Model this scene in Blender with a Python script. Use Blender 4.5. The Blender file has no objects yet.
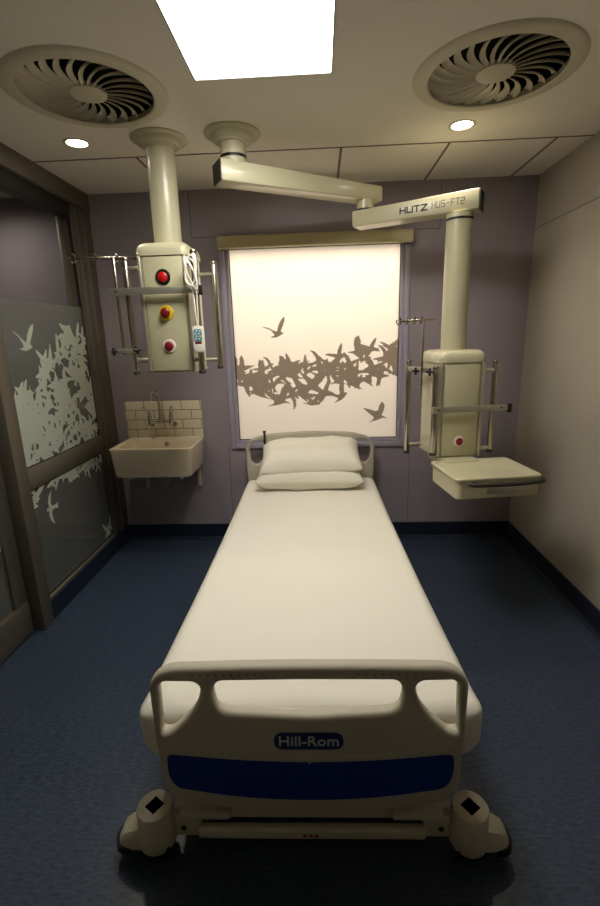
import bpy, bmesh, math, random
from mathutils import Vector, Matrix, noise
PI = math.pi
S = bpy.context.scene
COL = S.collection
rnd = random.Random(7)

# ------------------------------------------------------------------ materials
def lin(r, g, b):
    def f(c):
        c /= 255.0
        return c / 12.92 if c <= 0.04045 else ((c + 0.055) / 1.055) ** 2.4
    return (f(r), f(g), f(b), 1.0)

def mat(name, rgb, rough=0.5, metal=0.0, spec=0.5, var=0.0, vscale=8.0, bump=0.0, bscale=60.0, coat=0.0, stretch=None):
    m = bpy.data.materials.new(name); m.use_nodes = True
    nt = m.node_tree; b = nt.nodes['Principled BSDF']
    c = lin(*rgb)
    b.inputs['Base Color'].default_value = c
    b.inputs['Roughness'].default_value = rough
    b.inputs['Metallic'].default_value = metal
    b.inputs['Specular IOR Level'].default_value = spec
    b.inputs['Coat Weight'].default_value = coat
    tc = nt.nodes.new('ShaderNodeTexCoord')
    src = tc.outputs['Object']
    if stretch:
        mp = nt.nodes.new('ShaderNodeMapping'); mp.inputs['Scale'].default_value = stretch
        nt.links.new(src, mp.inputs['Vector']); src = mp.outputs['Vector']
    if var > 0:
        n = nt.nodes.new('ShaderNodeTexNoise'); n.inputs['Scale'].default_value = vscale
        n.inputs['Detail'].default_value = 6.0
        nt.links.new(src, n.inputs['Vector'])
        r = nt.nodes.new('ShaderNodeValToRGB')
        lo = [max(0, x * (1 - var)) for x in c[:3]] + [1]
        hi = [min(1, x * (1 + var)) for x in c[:3]] + [1]
        r.color_ramp.elements[0].position = 0.3; r.color_ramp.elements[0].color = lo
        r.color_ramp.elements[1].position = 0.7; r.color_ramp.elements[1].color = hi
        nt.links.new(n.outputs['Fac'], r.inputs['Fac'])
        nt.links.new(r.outputs['Color'], b.inputs['Base Color'])
    if bump > 0:
        n2 = nt.nodes.new('ShaderNodeTexNoise'); n2.inputs['Scale'].default_value = bscale
        n2.inputs['Detail'].default_value = 3.0
        nt.links.new(src, n2.inputs['Vector'])
        bp = nt.nodes.new('ShaderNodeBump'); bp.inputs['Strength'].default_value = bump
        bp.inputs['Distance'].default_value = 0.004
        nt.links.new(n2.outputs['Fac'], bp.inputs['Height'])
        nt.links.new(bp.outputs['Normal'], b.inputs['Normal'])
    return m

def emit(name, rgb, strength):
    m = bpy.data.materials.new(name); m.use_nodes = True
    nt = m.node_tree; nt.nodes.clear()
    e = nt.nodes.new('ShaderNodeEmission'); o = nt.nodes.new('ShaderNodeOutputMaterial')
    e.inputs['Color'].default_value = (*rgb, 1); e.inputs['Strength'].default_value = strength
    nt.links.new(e.outputs[0], o.inputs['Surface'])
    return m

def glass(name, tint, gloss=0.02, haze=0.0, haze_rgb=(200, 200, 200)):
    """thin clear sheet: straight-through light, a Fresnel reflection, optional frosting"""
    m = bpy.data.materials.new(name); m.use_nodes = True
    nt = m.node_tree; nt.nodes.clear()
    o = nt.nodes.new('ShaderNodeOutputMaterial')
    t = nt.nodes.new('ShaderNodeBsdfTransparent'); t.inputs['Color'].default_value = (*tint, 1)
    g = nt.nodes.new('ShaderNodeBsdfGlossy'); g.inputs['Roughness'].default_value = gloss
    fr = nt.nodes.new('ShaderNodeFresnel')
    ge = nt.nodes.new('ShaderNodeNewGeometry'); mr = nt.nodes.new('ShaderNodeMapRange')       # same reflectance from both sides of the sheet
    mr.inputs['To Min'].default_value = 1.5; mr.inputs['To Max'].default_value = 1 / 1.5
    nt.links.new(ge.outputs['Backfacing'], mr.inputs['Value']); nt.links.new(mr.outputs[0], fr.inputs['IOR'])
    mx = nt.nodes.new('ShaderNodeMixShader')
    nt.links.new(fr.outputs[0], mx.inputs[0]); nt.links.new(t.outputs[0], mx.inputs[1]); nt.links.new(g.outputs[0], mx.inputs[2])
    out = mx
    if haze > 0:
        d = nt.nodes.new('ShaderNodeBsdfDiffuse'); d.inputs['Color'].default_value = lin(*haze_rgb)
        tr = nt.nodes.new('ShaderNodeBsdfTranslucent'); tr.inputs['Color'].default_value = lin(*haze_rgb)
        m2 = nt.nodes.new('ShaderNodeMixShader'); m2.inputs[0].default_value = 0.5
        nt.links.new(d.outputs[0], m2.inputs[1]); nt.links.new(tr.outputs[0], m2.inputs[2])
        m3 = nt.nodes.new('ShaderNodeMixShader'); m3.inputs[0].default_value = haze
        nt.links.new(mx.outputs[0], m3.inputs[1]); nt.links.new(m2.outputs[0], m3.inputs[2])
        out = m3
    nt.links.new(out.outputs[0], o.inputs['Surface'])
    return m

def translucent(name, rgb, mixd=0.3):
    m = bpy.data.materials.new(name); m.use_nodes = True
    nt = m.node_tree; nt.nodes.clear()
    o = nt.nodes.new('ShaderNodeOutputMaterial')
    d = nt.nodes.new('ShaderNodeBsdfDiffuse'); d.inputs['Color'].default_value = lin(*rgb)
    tr = nt.nodes.new('ShaderNodeBsdfTranslucent'); tr.inputs['Color'].default_value = lin(*rgb)
    m2 = nt.nodes.new('ShaderNodeMixShader'); m2.inputs[0].default_value = 1 - mixd
    nt.links.new(d.outputs[0], m2.inputs[1]); nt.links.new(tr.outputs[0], m2.inputs[2])
    nt.links.new(m2.outputs[0], o.inputs['Surface'])
    return m

M = {}
M['ceiling'] = mat('ceiling_paint', (234, 228, 214), 0.9, spec=0.2, var=0.05, vscale=120, bump=0.25, bscale=400)
M['wall_back'] = mat('mauve_wall_vinyl', (152, 142, 150), 0.45, spec=0.4, var=0.06, vscale=3, bump=0.15, bscale=250)
M['wall_side'] = mat('cream_wall_vinyl', (176, 168, 152), 0.55, spec=0.35, var=0.05, vscale=3, bump=0.15, bscale=250)
M['joint'] = mat('wall_joint', (78, 70, 82), 0.7)
M['ceil_joint'] = mat('ceiling_joint', (112, 104, 92), 0.8)
M['skirt'] = mat('navy_skirting_vinyl', (28, 36, 52), 0.4, spec=0.4, var=0.1, vscale=20)
M['bronze'] = mat('bronze_grey_aluminium', (116, 109, 97), 0.42, metal=0.55, var=0.02, vscale=2.5, stretch=(1, 1, 12))
M['bronze_dark'] = mat('dark_track', (26, 24, 21), 0.6)
M['gasket'] = mat('black_gasket', (12, 12, 12), 0.6)
M['steel_strip'] = mat('brushed_strip', (165, 158, 142), 0.35, metal=0.8)
M['win_frame'] = mat('lilac_window_paint', (168, 160, 176), 0.4, spec=0.45)
M['win_dark'] = mat('window_gasket', (40, 36, 38), 0.6)
M['blind'] = mat('khaki_blind_case', (192, 181, 140), 0.4, var=0.04, vscale=5, stretch=(1, 20, 20))
M['pane'] = translucent('frosted_daylight_pane', (246, 238, 226), 0.12)
M['bird_grey'] = translucent('grey_bird_film', (158, 146, 134), 0.5)
M['bird_white'] = translucent('pale_bird_film', (206, 214, 198), 0.62)
M['glass_clear'] = glass('clear_glass', (0.90, 0.92, 0.90))
M['glass_film'] = glass('lightly_frosted_glass', (0.72, 0.74, 0.72), 0.12, 0.20, (196, 198, 192))
M['pendant'] = mat('cream_pendant_paint', (196, 190, 158), 0.32, spec=0.5, coat=0.15)
M['pendant_panel'] = mat('pendant_panel_cream', (192, 186, 152), 0.4, spec=0.45)
M['alu'] = mat('brushed_aluminium', (188, 184, 168), 0.34, metal=0.75)
M['steel'] = mat('polished_steel_tube', (180, 173, 160), 0.24, metal=1.0)
M['chrome'] = mat('chrome', (200, 196, 190), 0.12, metal=1.0)
M['black'] = mat('black_plastic', (18, 17, 17), 0.45)
M['dark_cap'] = mat('dark_end_cap', (48, 44, 38), 0.5)
M['red'] = mat('red_button', (196, 22, 20), 0.35, spec=0.5)
M['darkred'] = mat('dark_red_button', (122, 16, 24), 0.35)
M['yellow'] = mat('yellow_button_base', (226, 196, 30), 0.4)
M['white'] = mat('white_plastic', (228, 222, 210), 0.4)
M['pink_white'] = mat('pale_button_ring', (232, 208, 200), 0.4)
M['teal'] = mat('teal_keypad', (84, 140, 150), 0.45)
M['ink'] = mat('dark_ink', (52, 50, 44), 0.7)
M['ink_olive'] = mat('olive_ink', (112, 106, 82), 0.7)
M['bedplastic'] = mat('bed_warm_grey_plastic', (190, 183, 164), 0.5, spec=0.4, bump=0.12, bscale=500)
M['bedlight'] = mat('bed_cream_metal', (196, 190, 168), 0.42, spec=0.5)
M['navy'] = mat('navy_panel', (20, 46, 128), 0.4, spec=0.4)
M['badge'] = mat('badge_blue', (18, 40, 104), 0.35)
M['letter'] = mat('badge_silver_lettering', (205, 205, 205), 0.4)
M['sheet'] = mat('white_cotton_sheet', (236, 231, 217), 0.85, spec=0.15, bump=0.12, bscale=900)
M['pillow'] = mat('white_pillow_cotton', (236, 231, 215), 0.85, spec=0.15, bump=0.1, bscale=700)
M['ceramic'] = mat('cream_fireclay', (228, 214, 190), 0.22, spec=0.5, coat=0.3, var=0.03, vscale=12)
M['pipe'] = mat('grey_waste_pipe', (150, 144, 134), 0.4)
M['vent'] = mat('vent_cream_paint', (206, 198, 174), 0.55)
M['plenum'] = mat('black_duct', (10, 9, 8), 0.9)
M['panel_frame'] = mat('light_frame', (150, 146, 138), 0.5)
M['light_panel'] = emit('lit_diffuser', (1.0, 0.97, 0.895), 29.0)
M['lamp'] = emit('lit_lamp', (1.0, 0.90, 0.72), 40.0)
M['label'] = mat('pale_label', (196, 186, 166), 0.6)
M['label_red'] = mat('label_red', (150, 58, 44), 0.6)
M['socket'] = mat('socket_hole_shade', (10, 9, 8), 0.95, spec=0.0)  # shade of an open hole, put into the colour
M['rubber'] = mat('black_rubber', (15, 15, 18), 0.6)

def floor_mat():
    m = bpy.data.materials.new('blue_flecked_vinyl'); m.use_nodes = True
    nt = m.node_tree; b = nt.nodes['Principled BSDF']
    tc = nt.nodes.new('ShaderNodeTexCoord')
    mp = nt.nodes.new('ShaderNodeMapping'); mp.inputs['Scale'].default_value = (14, 46, 1)
    nt.links.new(tc.outputs['Object'], mp.inputs['Vector'])
    n = nt.nodes.new('ShaderNodeTexNoise'); n.inputs['Scale'].default_value = 2.4; n.inputs['Detail'].default_value = 8; n.inputs['Roughness'].default_value = 0.7
    nt.links.new(mp.outputs['Vector'], n.inputs['Vector'])
    r = nt.nodes.new('ShaderNodeValToRGB')
    r.color_ramp.elements[0].position = 0.34; r.color_ramp.elements[0].color = lin(33, 43, 57)
    r.color_ramp.elements[1].position = 0.68; r.color_ramp.elements[1].color = lin(69, 82, 102)
    nt.links.new(n.outputs['Fac'], r.inputs['Fac'])
    nt.links.new(r.outputs['Color'], b.inputs['Base Color'])
    b.inputs['Roughness'].default_value = 0.3
    b.inputs['Specular IOR Level'].default_value = 0.4
    n2 = nt.nodes.new('ShaderNodeTexNoise'); n2.inputs['Scale'].default_value = 180
    nt.links.new(tc.outputs['Object'], n2.inputs['Vector'])
    bp = nt.nodes.new('ShaderNodeBump'); bp.inputs['Strength'].default_value = 0.12; bp.inputs['Distance'].default_value = 0.003
    nt.links.new(n2.outputs['Fac'], bp.inputs['Height']); nt.links.new(bp.outputs['Normal'], b.inputs['Normal'])
    return m
M['floor'] = floor_mat()

def tile_mat():
    m = bpy.data.materials.new('cream_brick_tiles'); m.use_nodes = True
    nt = m.node_tree; b = nt.nodes['Principled BSDF']
    tc = nt.nodes.new('ShaderNodeTexCoord')
    sp = nt.nodes.new('ShaderNodeSeparateXYZ'); cb = nt.nodes.new('ShaderNodeCombineXYZ')
    nt.links.new(tc.outputs['Object'], sp.inputs[0])
    nt.links.new(sp.outputs['X'], cb.inputs['X']); nt.links.new(sp.outputs['Z'], cb.inputs['Y'])
    br = nt.nodes.new('ShaderNodeTexBrick')
    br.inputs['Scale'].default_value = 1.0
    br.inputs['Brick Width'].default_value = 0.152; br.inputs['Row Height'].default_value = 0.0765
    br.inputs['Mortar Size'].default_value = 0.0022; br.offset = 0.5
    br.inputs['Color1'].default_value = lin(226, 216, 192); br.inputs['Color2'].default_value = lin(220, 208, 184)
    br.inputs['Mortar'].default_value = lin(70, 62, 54)
    nt.links.new(cb.outputs[0], br.inputs['Vector'])
    nt.links.new(br.outputs['Color'], b.inputs['Base Color'])
    b.inputs['Roughness'].default_value = 0.18
    bp = nt.nodes.new('ShaderNodeBump'); bp.invert = True; bp.inputs['Strength'].default_value = 0.5; bp.inputs['Distance'].default_value = 0.003
    nt.links.new(br.outputs['Fac'], bp.inputs['Height']); nt.links.new(bp.outputs['Normal'], b.inputs['Normal'])
    return m
M['tile'] = tile_mat()

# ------------------------------------------------------------------ mesh helpers
def BM(): return bmesh.new()

def add_box(bm, c, s, bev=0.0, seg=2, rot=None):
    g = bmesh.ops.create_cube(bm, size=1.0)
    vs = g['verts']
    mtx = Matrix.Translation(Vector(c)) @ (rot.to_4x4() if rot is not None else Matrix.Identity(4)) @ Matrix.Diagonal((*s, 1))
    bmesh.ops.transform(bm, matrix=mtx, verts=vs)
    if bev > 0:
        es = list({e for v in vs for e in v.link_edges})
        bmesh.ops.bevel(bm, geom=es, offset=bev, segments=seg, profile=0.5, affect='EDGES')
    return vs

def box2(bm, lo, hi, bev=0.0, seg=2):
    add_box(bm, [(a + b) / 2 for a, b in zip(lo, hi)], [abs(b - a) for a, b in zip(lo, hi)], bev, seg)

def add_hexa(bm, p, bev=0.0, seg=2):
    """eight corners: bottom 4 then top 4, same winding"""
    v = [bm.verts.new(Vector(q)) for q in p]
    fs = [bm.faces.new([v[i] for i in f]) for f in ((3, 2, 1, 0), (4, 5, 6, 7), (0, 1, 5, 4), (1, 2, 6, 5), (2, 3, 7, 6), (3, 0, 4, 7))]
    if bev > 0:
        es = list({e for f in fs for e in f.edges})
        bmesh.ops.bevel(bm, geom=es, offset=bev, segments=seg, profile=0.5, affect='EDGES')

def loft(bm, loops, cap0=True, cap1=True):
    rows = [[bm.verts.new(Vector(p)) for p in L] for L in loops]
    n = len(rows[0])
    for a, b in zip(rows[:-1], rows[1:]):
        for i in range(n):
            j = (i + 1) % n
            bm.faces.new((a[i], a[j], b[j], b[i]))
    if cap0: bm.faces.new(list(reversed(rows[0])))
    if cap1: bm.faces.new(rows[-1])

def frame_of(d):
    d = Vector(d).normalized()
    u = d.cross(Vector((0, 0, 1)))
    if u.length < 1e-4: u = Vector((1, 0, 0))
    u.normalize(); v = d.cross(u).normalized()
    return d, u, v

def add_cyl(bm, p0, p1, r, r1=None, n=24, bev=0.0):
    p0 = Vector(p0); p1 = Vector(p1); r1 = r if r1 is None else r1
    d, u, v = frame_of(p1 - p0)
    ring = lambda p, rr: [p + (u * math.cos(2 * PI * i / n) + v * math.sin(2 * PI * i / n)) * rr for i in range(n)]
    L = []
    if bev > 0:
        L += [ring(p0, r - bev), ring(p0 + d * bev * .3, r - bev * .3), ring(p0 + d * bev, r)]
        L += [ring(p1 - d * bev, r1), ring(p1 - d * bev * .3, r1 - bev * .3), ring(p1, r1 - bev)]
    else:
        L = [ring(p0, r), ring(p1, r1)]
    loft(bm, L)

def add_tube(bm, pts, r, n=10, closed=False):
    pts = [Vector(p) for p in pts]; loops = []
    u = None
    for i, p in enumerate(pts):
        a = pts[max(i - 1, 0)]; b = pts[min(i + 1, len(pts) - 1)]
        if closed: a = pts[i - 1]; b = pts[(i + 1) % len(pts)]
        d = (b - a).normalized()
        if u is None: _, u, _ = frame_of(d)
        u = (u - d * u.dot(d))
        if u.length < 1e-6: _, u, _ = frame_of(d)
        u.normalize(); v = d.cross(u)
        loops.append([p + (u * math.cos(2 * PI * k / n) + v * math.sin(2 * PI * k / n)) * r for k in range(n)])
    if closed:
        loops.append(loops[0]); loft(bm, loops, False, False)
        bmesh.ops.remove_doubles(bm, verts=bm.verts, dist=1e-6)
    else: loft(bm, loops)

def spline(pts, k=8, closed=False):
    P = [Vector(p) for p in pts]; n = len(P); out = []
    rng = range(n) if closed else range(n - 1)
    for i in rng:
        if closed: a, b, c, d = P[i - 1], P[i], P[(i + 1) % n], P[(i + 2) % n]
        else: a, b, c, d = P[max(i - 1, 0)], P[i], P[i + 1], P[min(i + 2, n - 1)]
        for j in range(k):
            t = j / k
            out.append(0.5 * ((2 * b) + (c - a) * t + (2 * a - 5 * b + 4 * c - d) * t * t + (3 * b - a - 3 * c + d) * t ** 3))
    if not closed: out.append(P[-1])
    return out

def add_lathe(bm, prof, o=(0, 0, 0), n=48, axis='Z', closed_ends=True):
    o = Vector(o); L = []
    for r, z in prof:
        if axis == 'Z': L.append([o + Vector((r * math.cos(2 * PI * i / n), r * math.sin(2 * PI * i / n), z)) for i in range(n)])
        else: L.append([o + Vector((r * math.cos(2 * PI * i / n), -z, r * math.sin(2 * PI * i / n))) for i in range(n)])
    loft(bm, L, closed_ends, closed_ends)

def rrect(w, d, r, n=6, cx=0, cy=0):
    out = []
    for sx, sy, a0 in ((1, 1, 0), (-1, 1, PI / 2), (-1, -1, PI), (1, -1, 1.5 * PI)):
        for i in range(n + 1):
            a = a0 + PI / 2 * i / n
            out.append((cx + sx * (w / 2 - r) + r * math.cos(a), cy + sy * (d / 2 - r) + r * math.sin(a)))
    return out

def fillet(poly, r, n=5):
    """round the corners of a 2D polygon; r may be a list"""
    out = []; N = len(poly)
    for i, p in enumerate(poly):
        rr = r[i] if isinstance(r, (list, tuple)) else r
        p = Vector(p); a = Vector(poly[i - 1]); b = Vector(poly[(i + 1) % N])
        da = (a - p); db = (b - p); rr = min(rr, da.length * .49, db.length * .49)
        s = p + da.normalized() * rr; e = p + db.normalized() * rr
        if rr < 1e-5: out.append(tuple(p)); continue
        for k in range(n + 1):
            t = k / n
            q = s * (1 - t) ** 2 + p * 2 * t * (1 - t) + e * t * t
            out.append((q.x, q.y))
    return out

def ccw(poly):
    A = sum(poly[i - 1][0] * poly[i][1] - poly[i][0] * poly[i - 1][1] for i in range(len(poly)))
    return poly if A > 0 else list(reversed(poly))

def obj(name, bm, m, parent=None, smooth=True, angle=40):
    bmesh.ops.recalc_face_normals(bm, faces=bm.faces)
    me = bpy.data.meshes.new(name)
    bm.to_mesh(me); bm.free()
    mats = m if isinstance(m, (list, tuple)) else [m]
    for q in mats: me.materials.append(q)
    if smooth:
        me.polygons.foreach_set('use_smooth', [True] * len(me.polygons))
        me.set_sharp_from_angle(angle=math.radians(angle))
    o = bpy.data.objects.new(name, me); COL.objects.link(o)
    if parent is not None: o.parent = parent
    return o

def thing(name, label, cat, loc=(0, 0, 0), rz=0.0, group=None):
    o = bpy.data.objects.new(name, None); COL.objects.link(o)
    o.location = loc; o.rotation_euler = (0, 0, rz); o.empty_display_size = 0.05
    o['label'] = label; o['category'] = cat
    if group: o['group'] = group
    return o

def tag(o, label, cat, group=None):
    o['label'] = label; o['category'] = cat
    if group: o['group'] = group
    return o

def struct(name, bm, m, parent=None, label=None, cat=None, smooth=False):
    o = obj(name, bm, m, parent, smooth)
    o['kind'] = 'structure'
    if label: o['label'] = label
    if cat and parent is None: o['category'] = cat
    return o

def struct_root(name, label, cat, loc=(0, 0, 0)):
    o = thing(name, label, cat, loc); o['kind'] = 'structure'
    return o

def offset_poly(P, d):
    """move a counter-clockwise polygon inwards by d (negative: outwards)"""
    out = []; n = len(P)
    for i in range(n):
        a, p, b = Vector(P[i - 1]), Vector(P[i]), Vector(P[(i + 1) % n])
        e0 = (p - a); e1 = (b - p)
        e0 = e0.normalized() if e0.length > 1e-9 else e1.normalized(); e1 = e1.normalized() if e1.length > 1e-9 else e0
        n0 = Vector((-e0.y, e0.x)); n1 = Vector((-e1.y, e1.x)); m = n0 + n1
        m = m.normalized() if m.length > 1e-6 else n0
        k = d / max(.5, m.dot(n0))
        out.append((p.x + m.x * k, p.y + m.y * k))
    return out

def dedupe(P):
    Q = []
    for p in P:
        if not Q or (Vector(p) - Vector(Q[-1])).length > 1e-4: Q.append(p)
    if (Vector(Q[0]) - Vector(Q[-1])).length < 1e-4: Q.pop()
    return Q

def holed_plate(name, outer, holes, t, m, parent, bev=0.012, y0=0.0, seg=4):
    """upright plate in local XZ with holes and rounded edges; outer, holes: counter-clockwise (x, z) outlines"""
    from mathutils.geometry import delaunay_2d_cdt
    outer = dedupe(outer); holes = [dedupe(h) for h in holes]
    prof = []                                        # (inset, y)
    for k in range(seg + 1): a = PI / 2 * k / seg; prof.append((bev * (1 - math.sin(a)), -t / 2 + bev * (1 - math.cos(a))))
    prof += [(q, -y) for q, y in reversed(prof)]
    bm = BM(); front = []; back = []
    for P, sg in [(outer, 1)] + [(h, -1) for h in holes]:
        rows = [[bm.verts.new((x, y0 + y, z)) for x, z in offset_poly(P, sg * q)] for q, y in prof]
        n = len(P)
        for a, b in zip(rows[:-1], rows[1:]):
            for i in range(n): k = (i + 1) % n; bm.faces.new((a[i], a[k], b[k], b[i]))
        front.append(rows[0]); back.append(rows[-1])
    for loops in (front, back):
        vs = [v for L in loops for v in L]; faces = []; c = 0
        for L in loops: faces.append(list(range(c, c + len(L)))); c += len(L)
        faces = [faces[0]] + [list(reversed(f)) for f in faces[1:]]
        co, _, fs, ov, _, _ = delaunay_2d_cdt([Vector((v.co.x, v.co.z)) for v in vs], [], faces, 2, 1e-6)
        extra = {}
        for f in fs:
            w = [vs[ov[i][0]] if ov[i] else (extra[i] if i in extra else extra.setdefault(i, bm.verts.new((co[i].x, vs[0].co.y, co[i].y)))) for i in f]
            if len(set(w)) == len(w):
                try: bm.faces.new(w)
                except ValueError: pass
    return obj(name, bm, m, parent, True, 40)

def text_mesh(name, body, size, m, parent, loc, xdir, zdir=(0, 0, 1), depth=0.0015, sx=1.0, bold=0.0):
    cu = bpy.data.curves.new(name, 'FONT'); cu.body = body; cu.size = size
    cu.extrude = depth; cu.align_x = 'CENTER'; cu.align_y = 'CENTER'; cu.offset = bold; cu.resolution_u = 3
    tmp = bpy.data.objects.new('tmp', cu); COL.objects.link(tmp)
    dg = bpy.context.evaluated_depsgraph_get()
    me = bpy.data.meshes.new_from_object(tmp.evaluated_get(dg))
    bpy.data.objects.remove(tmp); bpy.data.curves.remove(cu)
    X = Vector(xdir).normalized(); Z = Vector(zdir).normalized(); N = X.cross(Z)
    mt = Matrix(((X.x * sx, Z.x, N.x, loc[0]), (X.y * sx, Z.y, N.y, loc[1]), (X.z * sx, Z.z, N.z, loc[2]), (0, 0, 0, 1)))
    bm = BM(); bm.from_mesh(me); bpy.data.meshes.remove(me)
    bmesh.ops.transform(bm, matrix=mt, verts=bm.verts)
    return obj(name, bm, m, parent, False)

# ------------------------------------------------------------------ room shell
XL, XR, H = -1.68, 1.54, 2.70
YF = -4.7           # wall behind the camera
NX = -4.3           # far side of the neighbouring bay behind the glass
WX0, WX1, WZ0, WZ1 = -0.70, 0.64, 0.82, 2.355      # hole in the back wall

bm = BM(); box2(bm, (NX - .15, YF - .15, -.12), (XR + .15, .15, 0)); struct('floor', bm, M['floor'], label='blue flecked vinyl floor', cat='floor')

# ceiling with two round duct holes, a light opening
DV = [(-0.975, -1.375), (0.745, -1.362)]
LP = (-0.499, 0.070, -2.005, -1.427)
def ceiling():
    outer = [(NX - .15, YF - .15), (XR + .15, YF - .15), (XR + .15, .15), (NX - .15, .15)]
    holes = []
    for cx, cy in DV: holes.append([(cx + .277 * math.cos(2 * PI * i / 48), cy + .277 * math.sin(2 * PI * i / 48)) for i in range(48)])
    holes.append([(LP[0], LP[2]), (LP[1], LP[2]), (LP[1], LP[3]), (LP[0], LP[3])])
    for cx, cy in DL: holes.append([(cx + .058 * math.cos(2 * PI * i / 32), cy + .058 * math.sin(2 * PI * i / 32)) for i in range(32)])
    cu = bpy.data.curves.new('c', 'CURVE'); cu.dimensions = '2D'; cu.fill_mode = 'BOTH'; cu.extrude = .06
    for poly in [outer] + holes:
        s = cu.splines.new('POLY'); s.points.add(len(poly) - 1); s.use_cyclic_u = True
        for p, q in zip(s.points, poly): p.co = (q[0], q[1], 0, 1)
    tmp = bpy.data.objects.new('tmp', cu); COL.objects.link(tmp)
    me = bpy.data.meshes.new_from_object(tmp.evaluated_get(bpy.context.evaluated_depsgraph_get()))
    bpy.data.objects.remove(tmp); bpy.data.curves.remove(cu)
    b = BM(); b.from_mesh(me); bpy.data.meshes.remove(me)
    bmesh.ops.translate(b, verts=b.verts, vec=(0, 0, H + .06))
    struct('ceiling', b, M['ceiling'], label='off white ceiling with tile seams', cat='ceiling')
DL = [(-1.283, -0.878), (0.755, -0.866)]
ceiling()

bm = BM()
box2(bm, (NX - .15, 0, 0), (WX0, .15, H)); box2(bm, (WX1, 0, 0), (XR + .15, .15, H))
box2(bm, (WX0, 0, 0), (WX1, .15, WZ0)); box2(bm, (WX0, 0, WZ1), (WX1, .15, H))
struct('wall_back', bm, M['wall_back'], label='mauve grey wall behind the bed', cat='wall')
bm = BM(); box2(bm, (XR, YF, 0), (XR + .15, 0, H)); struct('wall_right', bm, M['wall_side'], label='cream side wall right of the bed', cat='wall')
bm = BM(); box2(bm, (NX - .15, YF - .15, 0), (XR + .15, YF, H)); struct('wall_front', bm, M['wall_side'], label='cream wall behind the viewer', cat='wall')
bm = BM(); box2(bm, (XL - .16, YF, 0), (XL, -2.62, H)); struct('wall_left', bm, M['wall_side'], label='cream wall beside the glazed door', cat='wall')
bm = BM(); box2(bm, (NX - .15, YF, 0), (NX, 0, H)); struct('wall_beyond', bm, M['wall_back'], label='mauve wall of the bay beyond the glass', cat='wall')

# skirtings (vinyl cove) and floor weld lines
def skirting(name, pts_in, n_in):
    pass
HS = 0.13
bm = BM(); box2(bm, (XL, -.012, 0), (XR, 0, HS), .002)
for i in range(6):      # cove
    a0 = PI / 2 * i / 6; a1 = PI / 2 * (i + 1) / 6
    r = .028
    p = [(-.012 - r + r * math.cos(a), r - r * math.sin(a)) for a in (a0, a1)]
    v = [bm.verts.new((x, y, z)) for x in (XL, XR) for (y, z) in p]
    bm.faces.new((v[0], v[1], v[3], v[2]))
struct('baseboard_back', bm, M['skirt'], label='navy vinyl skirting under the window wall', cat='skirting')
bm = BM(); box2(bm, (XR - .012, YF, 0), (XR, -.012, HS), .002)
for i in range(6):
    a0 = PI / 2 * i / 6; a1 = PI / 2 * (i + 1) / 6
    r = .028
    p = [(XR - .012 - r + r * math.cos(a), r - r * math.sin(a)) for a in (a0, a1)]
    v = [bm.verts.new((x, y, z)) for y in (YF, -.012) for (x, z) in p]
    bm.faces.new((v[0], v[1], v[3], v[2]))
struct('baseboard_right', bm, M['skirt'], label='navy vinyl skirting along the cream wall', cat='skirting')
bm = BM(); box2(bm, (XL - .02, -1.19, 0), (XL + .004, -.012, HS), .002)
struct('baseboard_left', bm, M['skirt'], label='navy vinyl skirting under the fixed glass panel', cat='skirting')
M['weld'] = mat('floor_weld', (70, 84, 104), 0.5)
bm = BM()
box2(bm, (XR - .105, YF, -.001), (XR - .101, -.10, .0008)); box2(bm, (XL + .10, -1.25, -.001), (XL + .104, -.10, .0008)); box2(bm, (XL + .10, -.104, -.001), (XR - .10, -.10, .0008))
struct('trim_1', bm, M['weld'], label='thin welded seam line around the vinyl floor', cat='trim')

# wall panel joints
bm = BM()
for lo, hi in (((-.929, -.0015, 2.384), (-.925, .001, H)), ((.870, -.0015, 2.384), (.874, .001, H)), ((-.929, -.0015, 2.382), (-.735, .001, 2.386)),
               ((.68, -.0015, 2.382), (.874, .001, 2.386)), ((.705, -.0015, HS), (.708, .001, .80)), ((-.76, -.0015, HS), (-.757, .001, .80))):
    box2(bm, lo, hi)
struct('trim_2', bm, M['joint'], label='fine panel joints in the mauve wall', cat='trim')
bm = BM(); box2(bm, (XR - .0015, YF, 2.353), (XR + .001, -.02, 2.357)); struct('trim_3', bm, M['joint'], label='fine horizontal joint high on the cream wall', cat='trim')
# ceiling seams
bm = BM()
box2(bm, (XL, -.656, H - .002), (XR, -.644, H + .001))
for x in (-1.05, -.45, .14, .753, 1.346): box2(bm, (x - .007, -.65, H - .0016), (x + .007, 0, H + .001))
struct('trim_4', bm, M['ceil_joint'], label='metal seams between the ceiling tiles', cat='trim')

# ------------------------------------------------------------------ birds (printed film)
BIRD_A = [(190, 170), (240, 180), (275, 198), (297, 205), (305, 170), (325, 135), (345, 115), (348, 135), (335, 170), (320, 205), (340, 215), (320, 228), (295, 240), (245, 242), (275, 230), (280, 222), (255, 195)]
BIRD_B = [(312, 592), (350, 600), (385, 612), (405, 610), (410, 580), (428, 555), (442, 575), (440, 605), (425, 638), (462, 658), (430, 655), (400, 668), (340, 682), (375, 665), (380, 650), (350, 625)]
def norm_bird(P):
    xs = [p[0] for p in P]; ys = [p[1] for p in P]
    w = max(xs) - min(xs); cx = (max(xs) + min(xs)) / 2; cy = (max(ys) + min(ys)) / 2
    return [((x - cx) / w, -(y - cy) / w) for x, y in P]
BA, BB = norm_bird(BIRD_A), norm_bird(BIRD_B)
BC = [(0, .30), (.035, .26), (.05, .17), (.20, .20), (.38, .12), (.50, -.04), (.36, .02), (.18, .06), (.06, .03), (.045, -.14), (.10, -.30), (0, -.24), (-.10, -.30), (-.045, -.14), (-.06, .03), (-.18, .06), (-.36, .02), (-.50, -.04), (-.38, .12), (-.20, .20), (-.05, .17), (-.035, .26)]
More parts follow.
